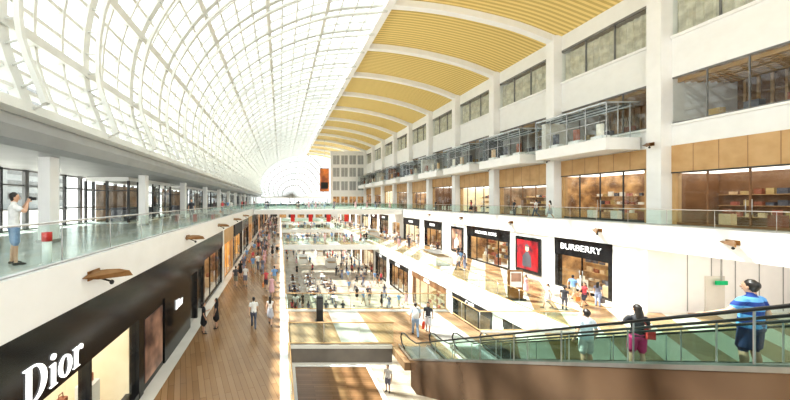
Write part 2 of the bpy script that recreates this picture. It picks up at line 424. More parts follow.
# ---------------------------------------------------------------- left gallery
b = MB()
prof = [(-7.75, 4.1), (-7.7, 3.8), (-7.9, 3.45), (-8.3, 3.3), (-14.6, 3.3), (-14.6, 4.35), (-8.0, 4.35)]
n = len(prof)
b.add([(x, -6, z) for x, z in prof]+[(x, YE, z) for x, z in prof],
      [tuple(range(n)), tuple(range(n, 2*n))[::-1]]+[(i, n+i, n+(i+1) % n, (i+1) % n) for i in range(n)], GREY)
b.build('ceiling_gallery_left')
for k in range(15):
    y = 3.3+8.1*k
    b = MB(); b.box(-9.2, -8.75, y, y+.5, 0, 3.29, WHITE); b.box(-9.25, -8.7, y-.05, y+.55, 0, .12, STEEL); b.build('column')
b = MB()
for i in range(int((YE+6)/1.5)+1):
    y = -6+1.5*i; w = .12 if i % 3 == 0 else .05; b.box(-14.1, -13.9, y-w, y+w, 0, 3.3, MGREY if i % 3 == 0 else DGREY)
for z in (.0, 1.1, 2.4, 3.2): b.box(-14.05, -13.95, -6, YE, z, z+.08, MGREY)
b.box(-14.01, -13.99, -6, YE, .1, 3.25, GLASS)
b.build('window_1')
for yb, w in ((21, 8), (33, 8), (46, 9), (60, 9), (76, 10), (96, 12)):
    b = MB(); x0 = -13.6; x1 = -10.6
    b.box(x0, x1, yb, yb+w, 3.0, 3.28, WHITE); b.box(x0, x1, yb, yb+w, 0, .1, WHITE)
    for xx in (x0, (x0+x1)/2, x1):
        for yy in (yb, yb+w): b.box(xx-.07, xx+.07, yy-.07, yy+.07, .1, 3.0, DGREY)
    nn = int(w/1.3)
    for j in range(nn+1): yy = yb+w*j/nn; b.box(x1-.04, x1+.04, yy-.05, yy+.05, .1, 3.0, DGREY)
    for zz in (1.0, 2.3): b.box(x1-.03, x1+.03, yb, yb+w, zz, zz+.06, DGREY); b.box(x0, x1, yb-.03, yb+.03, zz, zz+.06, DGREY)
    b.box(x1-.01, x1+.01, yb, yb+w, .1, 3, GLASSD); b.box(x0, x1, yb-.01, yb+.01, .1, 3, GLASSD)
    b.box(x0+.4, x0+.5, yb+.5, yb+w-.5, .1, 2.8, LITDIM)
    b.box(x0+1.2, x0+2, yb+1, yb+w-1, .1, 1.1, GOODS[3])
    b.build('kiosk')
b = MB(); b.box(-130, -14.6, -20, YE+20, -.6, -.3, STONE); b.build('ground')
for (x, y, w, h) in ((-75, 10, 14, 24), (-80, 45, 14, 18), (-70, 70, 10, 30), (-85, 95, 16, 25)):
    b = MB(); b.box(x-6, x+6, y, y+w, -.3, h, GREY)
    for zz in range(2, int(h), 3): b.box(x+6, x+6.1, y+.5, y+w-.5, zz, zz+1.6, MGREY)
    b.build('city_building')

# ---------------------------------------------------------------- vault
def catmull(P, m):
    P = [Vector((p[0], p[1])) for p in P]; Q = [P[0]*2-P[1]]+P+[P[-1]*2-P[-2]]; out = []
    for i in range(1, len(Q)-2):
        for j in range(m):
            t = j/m
            out.append(.5*((2*Q[i])+(-Q[i-1]+Q[i+1])*t+(2*Q[i-1]-5*Q[i]+4*Q[i+1]-Q[i+2])*t*t+(-Q[i-1]+3*Q[i]-3*Q[i+1]+Q[i+2])*t**3))
    out.append(P[-1]); return out
VP_ = [(-8.0, 4.3), (-8.9, 7.2), (-8.3, 11.2), (-5.6, 15.2), (-1.2, 18.4), (4.5, 20.5), (10.5, 21.1)]
vc = catmull(VP_, 4)
def ribmesh(b, curve, y, w, d0, d1, mat):
    n = len(curve); vs = []
    for i, p in enumerate(curve):
        t = (curve[min(i+1, n-1)]-curve[max(i-1, 0)]).normalized(); nr = Vector((t.y, -t.x))
        for dd in (d0, d1):
            q = p+nr*dd
            vs += [(q.x, y-w/2, q.y), (q.x, y+w/2, q.y)]
    fs = []
    for i in range(n-1):
        a = i*4; c = a+4
        fs += [(a, a+1, c+1, c), (a+2, c+2, c+3, a+3), (a, c, c+2, a+2), (a+1, a+3, c+3, c+1)]
    fs += [(0, 2, 3, 1), ((n-1)*4, (n-1)*4+1, (n-1)*4+3, (n-1)*4+2)]
    b.add(vs, fs, mat)
b = MB()
k = 0; yy = 21.4-8.1*4
while yy < YE+1:
    if k % 3 == 0:
        ribmesh(b, vc, yy, .40, .02, .32, RIBW); ribmesh(b, vc, yy, .18, .75, .93, RIBW)
        for i in range(0, len(vc)-1, 1):
            p = vc[i]; t = (vc[min(i+1, len(vc)-1)]-vc[max(i-1, 0)]).normalized(); nr = Vector((t.y, -t.x))
            a = p+nr*.2; c = p+nr*.85
            b.tube([(a.x, yy, a.y), (c.x, yy, c.y)], .045, RIBW, 4)
    else: ribmesh(b, vc, yy, .14, .02, .26, RIBW)
    yy += 1.35; k += 1
nseg = len(vc)
for i in range(0, nseg):
    p = vc[i]; t = (vc[min(i+1, nseg-1)]-vc[max(i-1, 0)]).normalized(); nr = Vector((t.y, -t.x)); w = .18 if i % 4 == 0 else .075
    d = .42 if i % 4 == 0 else .22
    c = [p-t*w, p+t*w, p+t*w+nr*d, p-t*w+nr*d]
    b.add([(q.x, -11, q.y) for q in c]+[(q.x, YE, q.y) for q in c], [(0,1,2,3),(7,6,5,4),(0,4,5,1),(1,5,6,2),(2,6,7,3),(3,7,4,0)], RIBW)
b.build('roof_truss')
b = MB()
b.add([(p.x, -11, p.y) for p in vc]+[(p.x, YE, p.y) for p in vc], [(i, i+1, nseg+i+1, nseg+i) for i in range(nseg-1)], PANE)
b.build('window_2')
b = MB()
outline = [(p.x, YE+.3, p.y) for p in vc]
b.poly([(-14, YE+.3, 0), (-14, YE+.3, 4.3)]+outline+[(27, YE+.3, 17), (27, YE+.3, 0)], PANE2)
ENDM = pmat('end_frame', (.44, .44, .42), None, 1, .5)
for f in (1, .86, .72, .58, .44, .3):
    cv = [Vector((5+(p.x-5)*f, 3+(p.y-3)*f)) for p in vc]
    # mirrored right half closes the fan behind the far block
    ribmesh(b, cv, YE-.2, .4, 0, .34, ENDM)
    cr = [Vector((10.5+(10.5-p.x)*.9*f+(f-1)*3, p.y)) for p in cv][::-1]
    ribmesh(b, [Vector((max(5, 5+5.5*f)+(j/8)*(22-5-5.5*f)*f, 3+18.1*f-(j/8)**2*15*f)) for j in range(9)], YE-.2, .4, 0, .34, ENDM)
for i in range(0, nseg, 2):
    p = vc[i]; b.tube([(5, YE-.3, 3), (p.x, YE-.3, p.y)], .13, ENDM, 4)
for j in range(1, 7):
    a = math.radians(72-j*11); b.tube([(5, YE-.3, 3), (5+17*math.cos(a), YE-.3, 3+17*math.sin(a))], .13, ENDM, 4)
b.box(-8, 27, YE-.3, YE+.1, 2.7, 3.6, WHITE)
for i in range(18): b.box(-8+2*i-.12, -8+2*i+.12, YE-.2, YE+.1, 0, 2.8, DGREY)
b.build('window_3')
b = MB(); b.box(-14, 30, YE+.4, YE+.8, B2, 0, WHITE)
for j in range(7): b.box(-4+j*3.8, -1.2+j*3.8, YE+.2, YE+.38, B1, B1+3.2, [DGREY, LITWARM][j % 2]); b.box(-4+j*3.8, -1.2+j*3.8, YE+.2, YE+.38, B2, B2+3.2, [LITWARM, DGREY][j % 2])
b.build('wall_end')

# ---------------------------------------------------------------- yellow ceiling
yc = catmull([(10.5, 21.1), (14, 20.8), (18, 20.15), (23, 18.9), (27.2, 17.3)], 4)
b = MB(); n = len(yc)
b.add([(p.x, -11, p.y) for p in yc]+[(p.x, YE, p.y) for p in yc], [(i, n+i, n+i+1, i+1) for i in range(n-1)], CEILY)
b.build('ceiling')
b = MB()
for k in range(-4, 13): ribmesh(b, yc, 21.4+8.1*k-.3, .62, -.05, .62, WHITE)
b.add([(10.1, -11, 21.3), (10.9, -11, 21.3), (10.9, -11, 20.3), (10.1, -11, 20.3)]+[(10.1, YE, 21.3), (10.9, YE, 21.3), (10.9, YE, 20.3), (10.1, YE, 20.3)],
      [(0,1,2,3),(7,6,5,4),(0,4,5,1),(1,5,6,2),(2,6,7,3),(3,7,4,0)], WHITE)
b.build('ceiling_beams')

# ---------------------------------------------------------------- right wall
WX = 27.0
b = MB()
b.box(WX, 34, -6, 95, 5.4, 6.9, WHITE); b.box(WX, 34, -6, 95, 10.1, 12.9, WHITE); b.box(WX, 34, -6, 95, 16.0, 17.6, WHITE)
b.box(WX-.12, WX, -6, 95, 6.75, 6.9, WHITE); b.box(WX-.12, WX, -6, 95, 12.75, 12.95, WHITE)
b.box(33.8, 34.1, -6, YE, 0, 17.55, WHITE)
for k in range(-3, 10):
    y = 21.4+8.1*k
    b.box(WX-.75, WX+6.75, y-.74, y+.1, 0, 17.5, WHITE)
    b.box(WX+.01, WX+6.75, y+.1, y+.5, 0, 17.5, WHITE)
b.build('wall_right')
def bay(y0, k):
    y1 = y0+6.86
    shop('upper_storefront', WX, 1, y0, y1, L1, 5.4, [3.5, 3.9, 3.2][k % 3], WOOD, [WOODD, LITWARM, LITDIM, LITBEIGE][k % 4], depth=3.2, goods=k < 6, mull=[WOODD, DGREY][k % 2], joints=True)
    b = MB()
    b.box(WX+4.5, WX+4.6, y0, y1, 6.9, 10.1, LITDIM if k != 0 else WOODD)
    b.box(WX+.05, WX+.07, y0, y1, 6.9, 10.1, GLASSD)
    for j in range(5): b.box(WX+.02, WX+.1, y0+j*(y1-y0)/4-.02, y0+j*(y1-y0)/4+.02, 6.9, 10.1, MGREY)
    for j in range(9): b.box(WX+.4+j*.45, WX+.5+j*.45, y0, y1, 9.75, 10.0, WOOD)
    b.box(WX+.2, WX+4.5, y0, y1, 10.02, 10.09, LITDIM)
    for j in range(4):
        b.box(WX+1.5, WX+1.9, y0+.8+j*1.6, y0+1.4+j*1.6, 6.9, 7.7, GOODS[(0, 2, 3, 5)[j]])
    for j in range(12): b.box(WX+4.4, WX+4.5, y0+.2+j*.56, y0+.32+j*.56, 6.9, 10.1, WOOD)
    b.box(WX+.02, WX+.1, y0, y1, 6.9, 7.0, MGREY); b.box(WX+.02, WX+.1, y0, y1, 10.0, 10.1, MGREY)
    b.build('window_%d' % (10+k))
    b = MB()
    b.box(WX+.05, WX+.07, y0, y1, 12.9, 16, GLASS)
    for j in range(4): b.box(WX, WX+.12, y0+j*(y1-y0)/3-.03, y0+j*(y1-y0)/3+.03, 12.9, 16, MGREY)
    b.box(WX+3, WX+3.1, y0, y1, 12.9, 16, LITDIM); b.box(WX+.0, WX+.12, y0, y1, 15.8, 16, MGREY)
    m = 60; pts = [(WX+.35+.09*math.sin(i*1.7), y0+(y1-y0)*i/m) for i in range(m+1)]
    b.add([(x, y, 12.9) for x, y in pts]+[(x, y, 15.6) for x, y in pts], [(i, i+1, m+2+i, m+1+i) for i in range(m)], CURTAIN)
    b.build('window_%d' % (40+k))
    if k >= 1:
        b = MB(); a0 = y0+.4; a1 = y1-.3; x0 = 24.3; XW = WX-.14
        b.box(x0, XW, a0, a1, 5.45, 6.35, WHITE)
        b.box(x0, XW, a0, a1, 8.9, 9.0, GLASS)
        b.box(x0+.03, x0+.05, a0, a1, 6.35, 8.95, GLASS); b.box(x0, XW, a0+.02, a0+.04, 6.35, 8.95, GLASS); b.box(x0, XW, a1-.04, a1-.02, 6.35, 8.95, GLASS)
        for j in range(5):
            yj = a0+(a1-a0)*j/4; b.box(x0, x0+.05, yj-.02, yj+.02, 6.35, 9, STEEL)
        for xx in (x0+.9, x0+1.8): b.box(xx-.015, xx+.015, a0, a0+.04, 6.35, 9, STEEL)
        b.box(x0, x0+.05, a0, a1, 7.6, 7.64, STEEL)
        b.box(x0, x0+.1, a0, a1, 8.92, 9.05, STEEL); b.box(x0, XW, a0, a0+.1, 8.92, 9.05, STEEL)
        for j in range(3):
            yy = a0+1.0+j*1.9
            b.box(x0+.8, x0+1.4, yy, yy+.9, 6.35, 6.75, WHITE); b.box(x0+.95, x0+1.25, yy+.3, yy+.6, 6.75, 7.7, GOODS[(j+k) % 4])
        b.box(x0+.5, XW, a1-.5, a1-.1, 6.35, 8.9, [MGREY, STONE, DGREY][k % 3])
        for j in range(6): b.box(x0+.2+j*.4, x0+.26+j*.4, a0+.3, a1-.3, 8.75, 8.85, [DGREY, STEEL][j % 2])
        b.build('glass_display_box')
for k in range(-1, 10): bay(21.4+8.1*(k-1)+.55, k)
b = MB(); b.box(16, 34, 95, 96, 0, 17.4, WHITE)
for zz in (.2, 5.0, 9.3, 13.2):
    for j in range(4): b.box(16.8+j*2.6, 18.8+j*2.6, 94.9, 95, zz, zz+2.8, LGREY if zz > 2 else LITWARM); b.box(17.75+j*2.6, 17.85+j*2.6, 94.85, 94.9, zz, zz+2.8, WHITE)
b.build('wall_far')
b = MB(); b.box(12.4, 15.2, 93, 93.2, 4.6, 11.6, POSTO); b.box(12.7, 14.9, 92.97, 93, 5.4, 7.4, BLACKM); b.tube([(13.8, 93.1, 11.6), (13.8, 93.1, 20.8)], .04, STEEL)
b.box(12.35, 15.25, 92.98, 93.22, 11.6, 11.75, BLACKM); b.box(12.35, 15.25, 92.98, 93.22, 4.5, 4.6, BLACKM); b.build('hanging_banner')
for x in (3, 8, 13, 18):
    b = MB(); b.box(x, x+1.1, 83.8, 83.84, -4.2, -1, REDB); b.tube([(x-.05, 83.82, -1), (x+1.15, 83.82, -1)], .05, STEEL); b.tube([(x-.05, 83.82, -4.2), (x+1.15, 83.82, -4.2)], .04, STEEL); b.build('hanging_banner')

# ---------------------------------------------------------------- bronze light brackets
def bracket():
    b = MB()
    o = [(0, -.75, .0), (.25, -.35, -.12), (.55, .05, -.16), (.95, .55, -.2), (.85, .5, -.02), (.6, .3, .08), (.3, .05, .12), (0, -.2, .12)]
    n = len(o); vs = [Vector(p) for p in o]+[Vector(p)+Vector((.03, -.06, .02)) for p in o]
    b.add(vs, [tuple(range(n)), tuple(range(n, 2*n))[::-1]]+[(i, n+i, n+(i+1) % n, (i+1) % n) for i in range(n)], BRONZE)
    b.box(-.0, .05, -.5, .1, -.14, .16, BRONZE)
    b.tube([(0.02, -.2, -.05), (.45, .1, -.3)], .03, BLACKM)
    b.ball((.45, .1, -.32), .08, .08, .08, BLACKM)
    return b.mesh('bracket')
bm = bracket()
for y in (8.1, 16.2, 24.3, 32.4, 40.5): inst('light_bracket', bm, (-4.945, y, -.35), 0, .8)
for y in (15.0, 21.4, 29.5, 37.6, 45.7): inst('light_bracket', bm, (22.895, y, -.5), math.pi, .8)
for k in range(-1, 6): inst('light_bracket', bm, (26.24, 21.1+8.1*k, 5.6), math.pi, .8)

# ---------------------------------------------------------------- escalators
SL = .52
def zl(y): return B1+SL*(13-y)
def step_z(y): return B1+.208*math.floor((13-y)/.4)
def escmesh(x0, x1):
    b = MB()
    side = [(14.3, B1+.01), (14.3, B1+.12), (13.0, B1+.10), (2.6, .06), (1.6, .06), (1.6, -1.3), (2.9, -1.35), (12.4, B1-1.0), (12.95, B1-1.0), (12.95, B1+.01)]
    b.prism(side, x0, x0+.14, TRUSS); b.prism(side, x1-.14, x1, TRUSS)
    for xc in (x0-.01, x1-.04): b.prism([(14.3, B1+.12), (14.3, B1+.19), (13, B1+.17), (2.6, .13), (1.6, .13), (1.6, .06), (2.6, .06), (13.0, B1+.10)], xc, xc+.05, STEEL)
    b.prism([(2.9, -1.3), (12.4, B1-.95), (12.4, B1-1.0), (2.9, -1.36)], x0+.01, x1-.01, TRUSS)
    for k in range(27):
        ya = 13-.4*(k+1); z = B1+.208*k
        b.box(x0+.3, x1-.3, ya, ya+.42, z-.22, z+.0, TREAD)
    b.box(x0+.16, x1-.16, 12.9, 14.4, B1, B1+.02, STEEL)
    b.box(x0+.16, x1-.16, 1.6, 2.3, -.1, 0.0, STEEL)
    for xa, xb in ((x0+.14, x0+.3), (x1-.3, x1-.14)):
        b.prism([(14.3, B1+.0), (14.3, B1+.12), (13, B1+.12), (2.6, .08), (2.6, -.25), (12.6, B1)], xa, xb, STEEL)
    for xc in (x0+.12, x1-.12):
        top = [(13.9, B1+.15), (14.2, B1+.28), (14.32, B1+.52), (14.2, B1+.76), (13.9, B1+.86), (13.3, B1+.87), (12.7, zl(12.7)+.82), (3.2, zl(3.2)+.82), (2.6, .89), (1.8, .89)]
        gl = [(13.9, B1+.15)]+top[1:]+[(1.8, .1), (2.6, .1), (13, B1+.14)]
        b.prism(gl, xc-.008, xc+.008, GLASSG)
        b.loft([(xc, y, z, .035, .024) for y, z in top], RUBBER, 8)
        for j in range(8):
            y = 12.4-j*1.25; b.box(xc-.012, xc+.012, y-.005, y+.005, zl(y)+.15, zl(y)+.8, STEEL)
    return b
escmesh(5.65, 7.25).build('escalator'); escmesh(8.1, 9.65).build('escalator')
b = MB(); b.prism([(12.9, B1+.05), (12.9, B1+.12), (2.6, .1), (2.6, .0)], 7.3, 8.05, STEEL); b.build('escalator_divider')

# ---------------------------------------------------------------- furniture & objects
def table():
    b = MB(); b.loft([(0, 0, .71, .4, .4), (0, 0, .74, .4, .4)], WHITE, 20, False, False)
    b.tube([(0, 0, 0.02), (0, 0, .71)], .035, STEEL, 8); b.loft([(0, 0, 0, .25, .25), (0, 0, .03, .22, .22)], STEEL, 16, False, False)
    return b.mesh('cafe_table')
def chair():
    b = MB(); b.box(-.21, .21, -.21, .21, .43, .47, WOODD)
    for x in (-.19, .19):
        b.tube([(x, .19, 0), (x, .18, .44)], .015, STEEL); b.tube([(x, -.2, 0), (x, -.19, .45), (x, -.24, .85)], .015, STEEL)
    b.loft([(-.2, -.225, .75, .01, .11), (0, -.25, .75, .01, .12), (.2, -.225, .75, .01, .11)], WOODD, 8, True, False)
    return b.mesh('cafe_chair')
tm = table(); cm = chair()
seats = []; placed = []
for i in range(3):
    for j in range(4):
        x = 1.9+i*2.3; y = 36+j*3.2+random.uniform(-.4, .4)
        inst('cafe_table', tm, (x, y, B2))
        for a in (0, math.pi*.5, math.pi, math.pi*1.5):
            if random.random() < .7:
                cx = x+.66*math.cos(a); cy = y+.66*math.sin(a)
                inst('cafe_chair', cm, (cx, cy, B2), a+math.pi/2)
                seats.append((cx, cy, a+math.pi/2))
b = MB(); b.box(-.18, .18, -.12, .12, 0, 1.45, BLACKM); b.box(-.24, .24, -.2, .2, 0, .06, BLACKM); b.box(-.14, .14, -.13, -.12, .7, 1.35, DGREY)
b.build('information_totem', loc=(2.3, 17.4, B1))
b = MB(); b.box(-.5, .5, -.08, .08, .1, 2.1, BRONZE); b.box(-.42, .42, -.09, -.08, .9, 2.0, WHITE); b.box(-.6, .6, -.25, .25, 0, .1, BLACKM); b.box(-.35, .35, -.095, -.09, 1.3, 1.9, POSTB)
b.build('sign_stand', loc=(16.7, 21.3, B1))
b = MB(); b.tube([(0, 0, .0), (0, 0, .6)], .1, WHITE, 12); b.tube([(0, 0, .6), (0, 0, .82)], .11, RED, 12); b.loft([(0, 0, 0, .17, .17), (0, 0, .04, .15, .15)], STEEL, 12, False, False)
b.build('extinguisher_stand', loc=(-5.75, 7.4, 0.01))
for (x, y, z) in ((17.8, 34, B1), (18.5, 60, B1), (17.8, 82, B1), (9.5, 56, B2), (4.5, 60, B2), (9, 68, B2)):
    b = MB(); b.box(-.9, .9, -1.5, 1.5, 0, .9, WHITE); b.box(-.85, .85, -1.45, 1.45, .9, 1.25, GLASS); b.box(-.9, .9, -1.5, 1.5, 1.25, 1.3, STEEL); b.box(-.7, .7, -1.2, 1.2, .9, .98, GOODS[0])
    b.build('display_kiosk', loc=(x, y, z))
    for dx in (-.8, 0, .8):
        for dy in (-1.5, -.7, 0, .7, 1.5): placed.append((x+dx, y+dy, z))
for y in (30, 44, 62):
    b = MB(); b.box(-.25, .25, -1, 1, .38, .45, WOODD); b.box(-.2, .2, -.9, -.8, 0, .38, BLACKM); b.box(-.2, .2, .8, .9, 0, .38, BLACKM)
    b.build('bench', loc=(-.4, y, B1))
    for dy in (-1, 0, 1): placed.append((-.4, y+dy, B1))

# ---------------------------------------------------------------- people
_mc = {}
def cm_(c, r=.7):
    k = tuple(round(x, 3) for x in c)
    if k not in _mc: _mc[k] = pmat('cloth_%d' % len(_mc), k, tuple(x*.85 for x in k), 12, r)
    return _mc[k]
SKIN = pmat('skin', (.62, .38, .26), (.58, .35, .24), 8, .55); HAIR = pmat('hair', (.015, .012, .01), (.03, .022, .018), 20, .4)
EYEW = pmat('eye_white', (.8, .8, .78), None, 5, .3); LIP = pmat('lips', (.45, .14, .12), None, 5, .5)
STRIPE = striped('striped_shirt', (.015, .05, .24), (.14, .38, .72), 'Z', .16, .7, .5)
POSES = {
 'stand': dict(kl=(-.095, .01, .49), al=(-.1, -.03, .08), kr=(.095, .01, .49), ar=(.1, -.03, .08), el=(-.235, -.03, 1.13), wl=(-.245, .06, .88), er=(.235, -.03, 1.13), wr=(.245, .06, .88)),
 'walk': dict(kl=(-.09, .16, .51), al=(-.09, .27, .09), kr=(.09, .02, .49), ar=(.09, -.27, .14), el=(-.23, -.13, 1.15), wl=(-.25, -.14, .9), er=(.23, .08, 1.15), wr=(.23, .24, .95)),
 'phone': dict(kl=(-.1, .02, .49), al=(-.12, -.03, .08), kr=(.1, .0, .49), ar=(.13, .0, .08), el=(-.22, .02, 1.13), wl=(-.1, .24, 1.2), er=(.235, -.03, 1.13), wr=(.24, .07, .89)),
 'camera': dict(kl=(-.1, .02, .49), al=(-.14, -.03, .08), kr=(.1, .02, .49), ar=(.14, .02, .08), el=(-.27, .17, 1.28), wl=(-.09, .25, 1.5), er=(.27, .17, 1.28), wr=(.09, .25, 1.5)),
 'rail': dict(kl=(-.1, .04, .49), al=(-.11, .02, .08), kr=(.1, .02, .49), ar=(.12, -.03, .08), el=(-.28, .08, 1.17), wl=(-.4, .27, 1.06), er=(.24, -.04, 1.13), wr=(.24, .05, .89)),
 'sit': dict(kl=(-.11, .44, .5), al=(-.11, .42, .08), kr=(.11, .44, .5), ar=(.11, .42, .08), el=(-.24, .06, .72), wl=(-.12, .27, .74), er=(.24, .06, .72), wr=(.12, .27, .74)),
}
def person_mesh(name, pose, top=(.8, .8, .8), bot=(.1, .12, .2), kind='pants', sleeve='short', hair='short', fem=False, topmat=None, vox=.018, bag=None, prop=None, bulk=1.0):
    p = POSES[pose]; T = topmat or cm_(top); Bm = cm_(bot); SH = cm_((.05, .04, .04)); hw = .9 if fem else 1.0
    dz = -.42 if pose == 'sit' else 0
    prims = []
    def P(pts, m): prims.append((pts, m))
    sx = .17*hw+.005
    wa = (.118 if fem else .14)*bulk; bk = bulk
    P([(0, 0, .94+dz, .165*bk, .115*bk), (0, 0, 1.06+dz, wa+.01, .105*bk), (0, 0, 1.14+dz, wa, .1*bk), (0, .005, 1.26+dz, .158*hw*bk, .112*bk), (0, .0, 1.36+dz, .175*hw, .11), (0, -.005, 1.425+dz, .14*hw, .085), (0, -.005, 1.45+dz, .08, .065)], T)
    P([(0, -.01, 1.44+dz, .055, .055), (0, 0, 1.54+dz, .05, .055)], SKIN)
    P([(0, .0, .86+dz, .155*bk, .115*bk), (0, 0, .95+dz, .16*bk, .115*bk)], Bm)
    P([(0, .045, 1.505+dz, .03, .03), (0, .032, 1.53+dz, .05, .058), (0, .02, 1.57+dz, .066, .08), (0, .012, 1.62+dz, .073, .093), (0, .008, 1.66+dz, .07, .09), (0, 0, 1.69+dz, .05, .07)], SKIN)
    P([(0, -.03, 1.575+dz, .06, .055), (0, -.025, 1.61+dz, .077, .08), (0, -.017, 1.645+dz, .08, .09), (0, -.002, 1.685+dz, .075, .088), (0, 0, 1.715+dz, .05, .06)], HAIR)
    if hair == 'long': P([(0, -.04, 1.62+dz, .075, .06), (0, -.075, 1.5+dz, .085, .04), (0, -.1, 1.34+dz, .08, .03)], HAIR)
    if hair == 'bun': P([(0, -.12, 1.66+dz, .035, .035), (0, -.14, 1.67+dz, .035, .035)], HAIR)
    ext = MB()
    for sd, e, w in ((-1, p['el'], p['wl']), (1, p['er'], p['wr'])):
        ez = lambda q: (q[0]*(hw*bk if abs(q[0]) > .2 else 1), q[1], q[2]+(0 if pose == 'sit' else dz))
        s_ = (sd*sx, -.005, 1.395+dz); e = ez(e); w = ez(w)
        r = .9 if fem else 1
        am = T if sleeve == 'long' else SKIN
        P([(*s_, .052*r, .052*r), (*e, .04*r, .04*r)], am)
        P([(*e, .04*r, .04*r), (*[e[i]*.6+w[i]*.4 for i in range(3)], .038*r, .038*r), (*w, .027, .024)], am)
        if sleeve == 'short':
            mid = [s_[i]*.45+e[i]*.55 for i in range(3)]
            P([(*s_, .064*r, .064*r), (*mid, .062*r, .062*r)], T)
        else: P([(*s_, .058*r, .058*r), (*[s_[i]*.85+e[i]*.15 for i in range(3)], .056*r, .056*r)], T)
        d = (Vector(w)-Vector(e)).normalized()
        if pose in ('camera', 'phone') and w[2] > 1.1: d = (d+Vector((0, .3, .5))).normalized()
        if pose == 'rail' and sd < 0: d = Vector((0, 1, -.3)).normalized()
        W = Vector(w); K = W+d*.09
        P([(*W, .026, .024), (*(W+d*.045), .036, .024), (*K, .036, .022)], SKIN)
        side = Vector((0, 1, 0)) if abs(d.y) < .7 else Vector((-sd, 0, 0))
        side = (side-d*side.dot(d)).normalized(); inn = Vector((-sd, 0, 0)) if abs(d.y) < .7 else Vector((0, 0, -1))
        inn = (inn-d*inn.dot(d)); inn = (inn-side*inn.dot(side)).normalized()
        for q, ln in zip((-.027, -.009, .009, .027), (.055, .07, .076, .068)):
            a = K+side*q-d*.01
            b1 = a+(d*.9+inn*.25)*ln*.5; b2 = b1+(d*.7+inn*.7)*ln*.32; b3 = b2+(d*.35+inn*.9)*ln*.28
            ext.loft([(*a, .009, .009), (*b1, .0085, .0085), (*b2, .0075, .0075), (*b3, .006, .006)], SKIN, 6)
        a = W+d*.035+side*.028; b1 = a+(side*.7+d*.6+inn*.3)*.035; b2 = b1+(d*.85+inn*.4+side*.1)*.03
        ext.loft([(*a, .012, .012), (*b1, .0095, .0095), (*b2, .007, .007)], SKIN, 6)
        if bag and sd == 1:
            h = K+Vector((0, 0, -.03)); bmm = cm_(bag)
            ext.box(h.x-.06, h.x+.06, h.y-.17, h.y+.17, h.z-.5, h.z-.2, bmm)
            for xx in (-.05, .05): ext.tube([(h.x+xx, h.y-.1, h.z-.2), (h.x+xx*.4, h.y-.03, h.z), (h.x+xx*.4, h.y+.03, h.z), (h.x+xx, h.y+.1, h.z-.2)], .006, bmm, 5)
    hz = .88+dz
    for sd, kn, an in ((-1, p['kl'], p['al']), (1, p['kr'], p['ar'])):
        hp = (sd*.088, 0, hz)
        lm = Bm if kind == 'pants' else SKIN; pr = 1.12 if kind == 'pants' else 1
        P([(*hp, .088*pr, .09*pr), (*[hp[i]*.5+kn[i]*.5 for i in range(3)], .075*pr, .078*pr), (*kn, .052*pr, .054*pr)], lm)
        cf = [kn[i]*.68+an[i]*.32 for i in range(3)]
        P([(*kn, .05*pr, .052*pr), (cf[0], cf[1]-.012, cf[2], .052*pr, .056*pr), (*an, .034*(1.4 if kind == 'pants' else 1), .036*(1.4 if kind == 'pants' else 1))], lm)
        if kind == 'shorts':
            P([(*hp, .1, .1), (*[hp[i]*.12+kn[i]*.88 for i in range(3)], .088, .09)], Bm)
        tz = 0 if an[2] < .11 else -.03
        P([(an[0], an[1]-.045, an[2]-.045, .035, .035), (an[0], an[1]+.03, an[2]-.04, .042, .036), (an[0]+sd*.015, an[1]+.13, an[2]-.052+tz, .045, .026), (an[0]+sd*.015, an[1]+.18, an[2]-.058+tz, .035, .018)], SH)
    if kind == 'skirt': P([(0, 0, 1.0, .145, .11), (0, 0, .88, .18, .14), (0, .01, .56, .215, .19)], Bm)
    if kind == 'dress': P([(0, 0, 1.08, .13, .105), (0, 0, .9, .185, .145), (0, .01, .5, .235, .21)], T)
    src = MB()
    for pts, m in prims: src.loft(pts, m, 14)
    me = src.mesh('tmp'); ob = bpy.data.objects.new('tmp', me); scene.collection.objects.link(ob)
    md = ob.modifiers.new('r', 'REMESH'); md.mode = 'VOXEL'; md.voxel_size = vox
    ms = ob.modifiers.new('s', 'SMOOTH'); ms.factor = .5; ms.iterations = 2
    dg = bpy.context.evaluated_depsgraph_get(); ev = ob.evaluated_get(dg); m2 = bpy.data.meshes.new_from_object(ev)
    nv = len(m2.vertices); co = np.zeros(nv*3); m2.vertices.foreach_get('co', co); co = co.reshape(-1, 3)
    faces = [tuple(f.vertices) for f in m2.polygons]
    cen = np.array([co[list(f)].mean(axis=0) for f in faces])
    best = np.full(len(faces), 1e9); who = np.zeros(len(faces), int)
    for pi, (pts, m) in enumerate(prims):
        for a, c in zip(pts[:-1], pts[1:]):
            A = np.array(a[:3]); Bv = np.array(c[:3]); ab = Bv-A; t = np.clip(((cen-A)@ab)/(ab@ab), 0, 1)
            q = A+t[:, None]*ab; ra = a[3]+t*(c[3]-a[3]); rb = a[4]+t*(c[4]-a[4])
            dlt = cen-q; dist = np.linalg.norm(dlt, axis=1)+1e-9
            if abs(ab[2]) > .7*np.linalg.norm(ab):
                cx = dlt[:, 0]/dist; rad = ra*np.abs(cx)+rb*(1-np.abs(cx))
            else: rad = (ra+rb)/2
            s_ = dist-rad
            mk = s_ < best; best[mk] = s_[mk]; who[mk] = pi
    out = MB()
    out.v = [tuple(c) for c in co]
    for f, w in zip(faces, who): out.f.append(list(f)); out.m.append(out.mi(prims[w][1])); out.sm.append(True)
    bpy.data.objects.remove(ob); bpy.data.meshes.remove(m2)
    o = len(out.v); out.v += ext.v
    for f, mi_, sm in zip(ext.f, ext.m, ext.sm): out.f.append([o+i for i in f]); out.m.append(out.mi(ext.mats[mi_])); out.sm.append(sm)
    z = dz
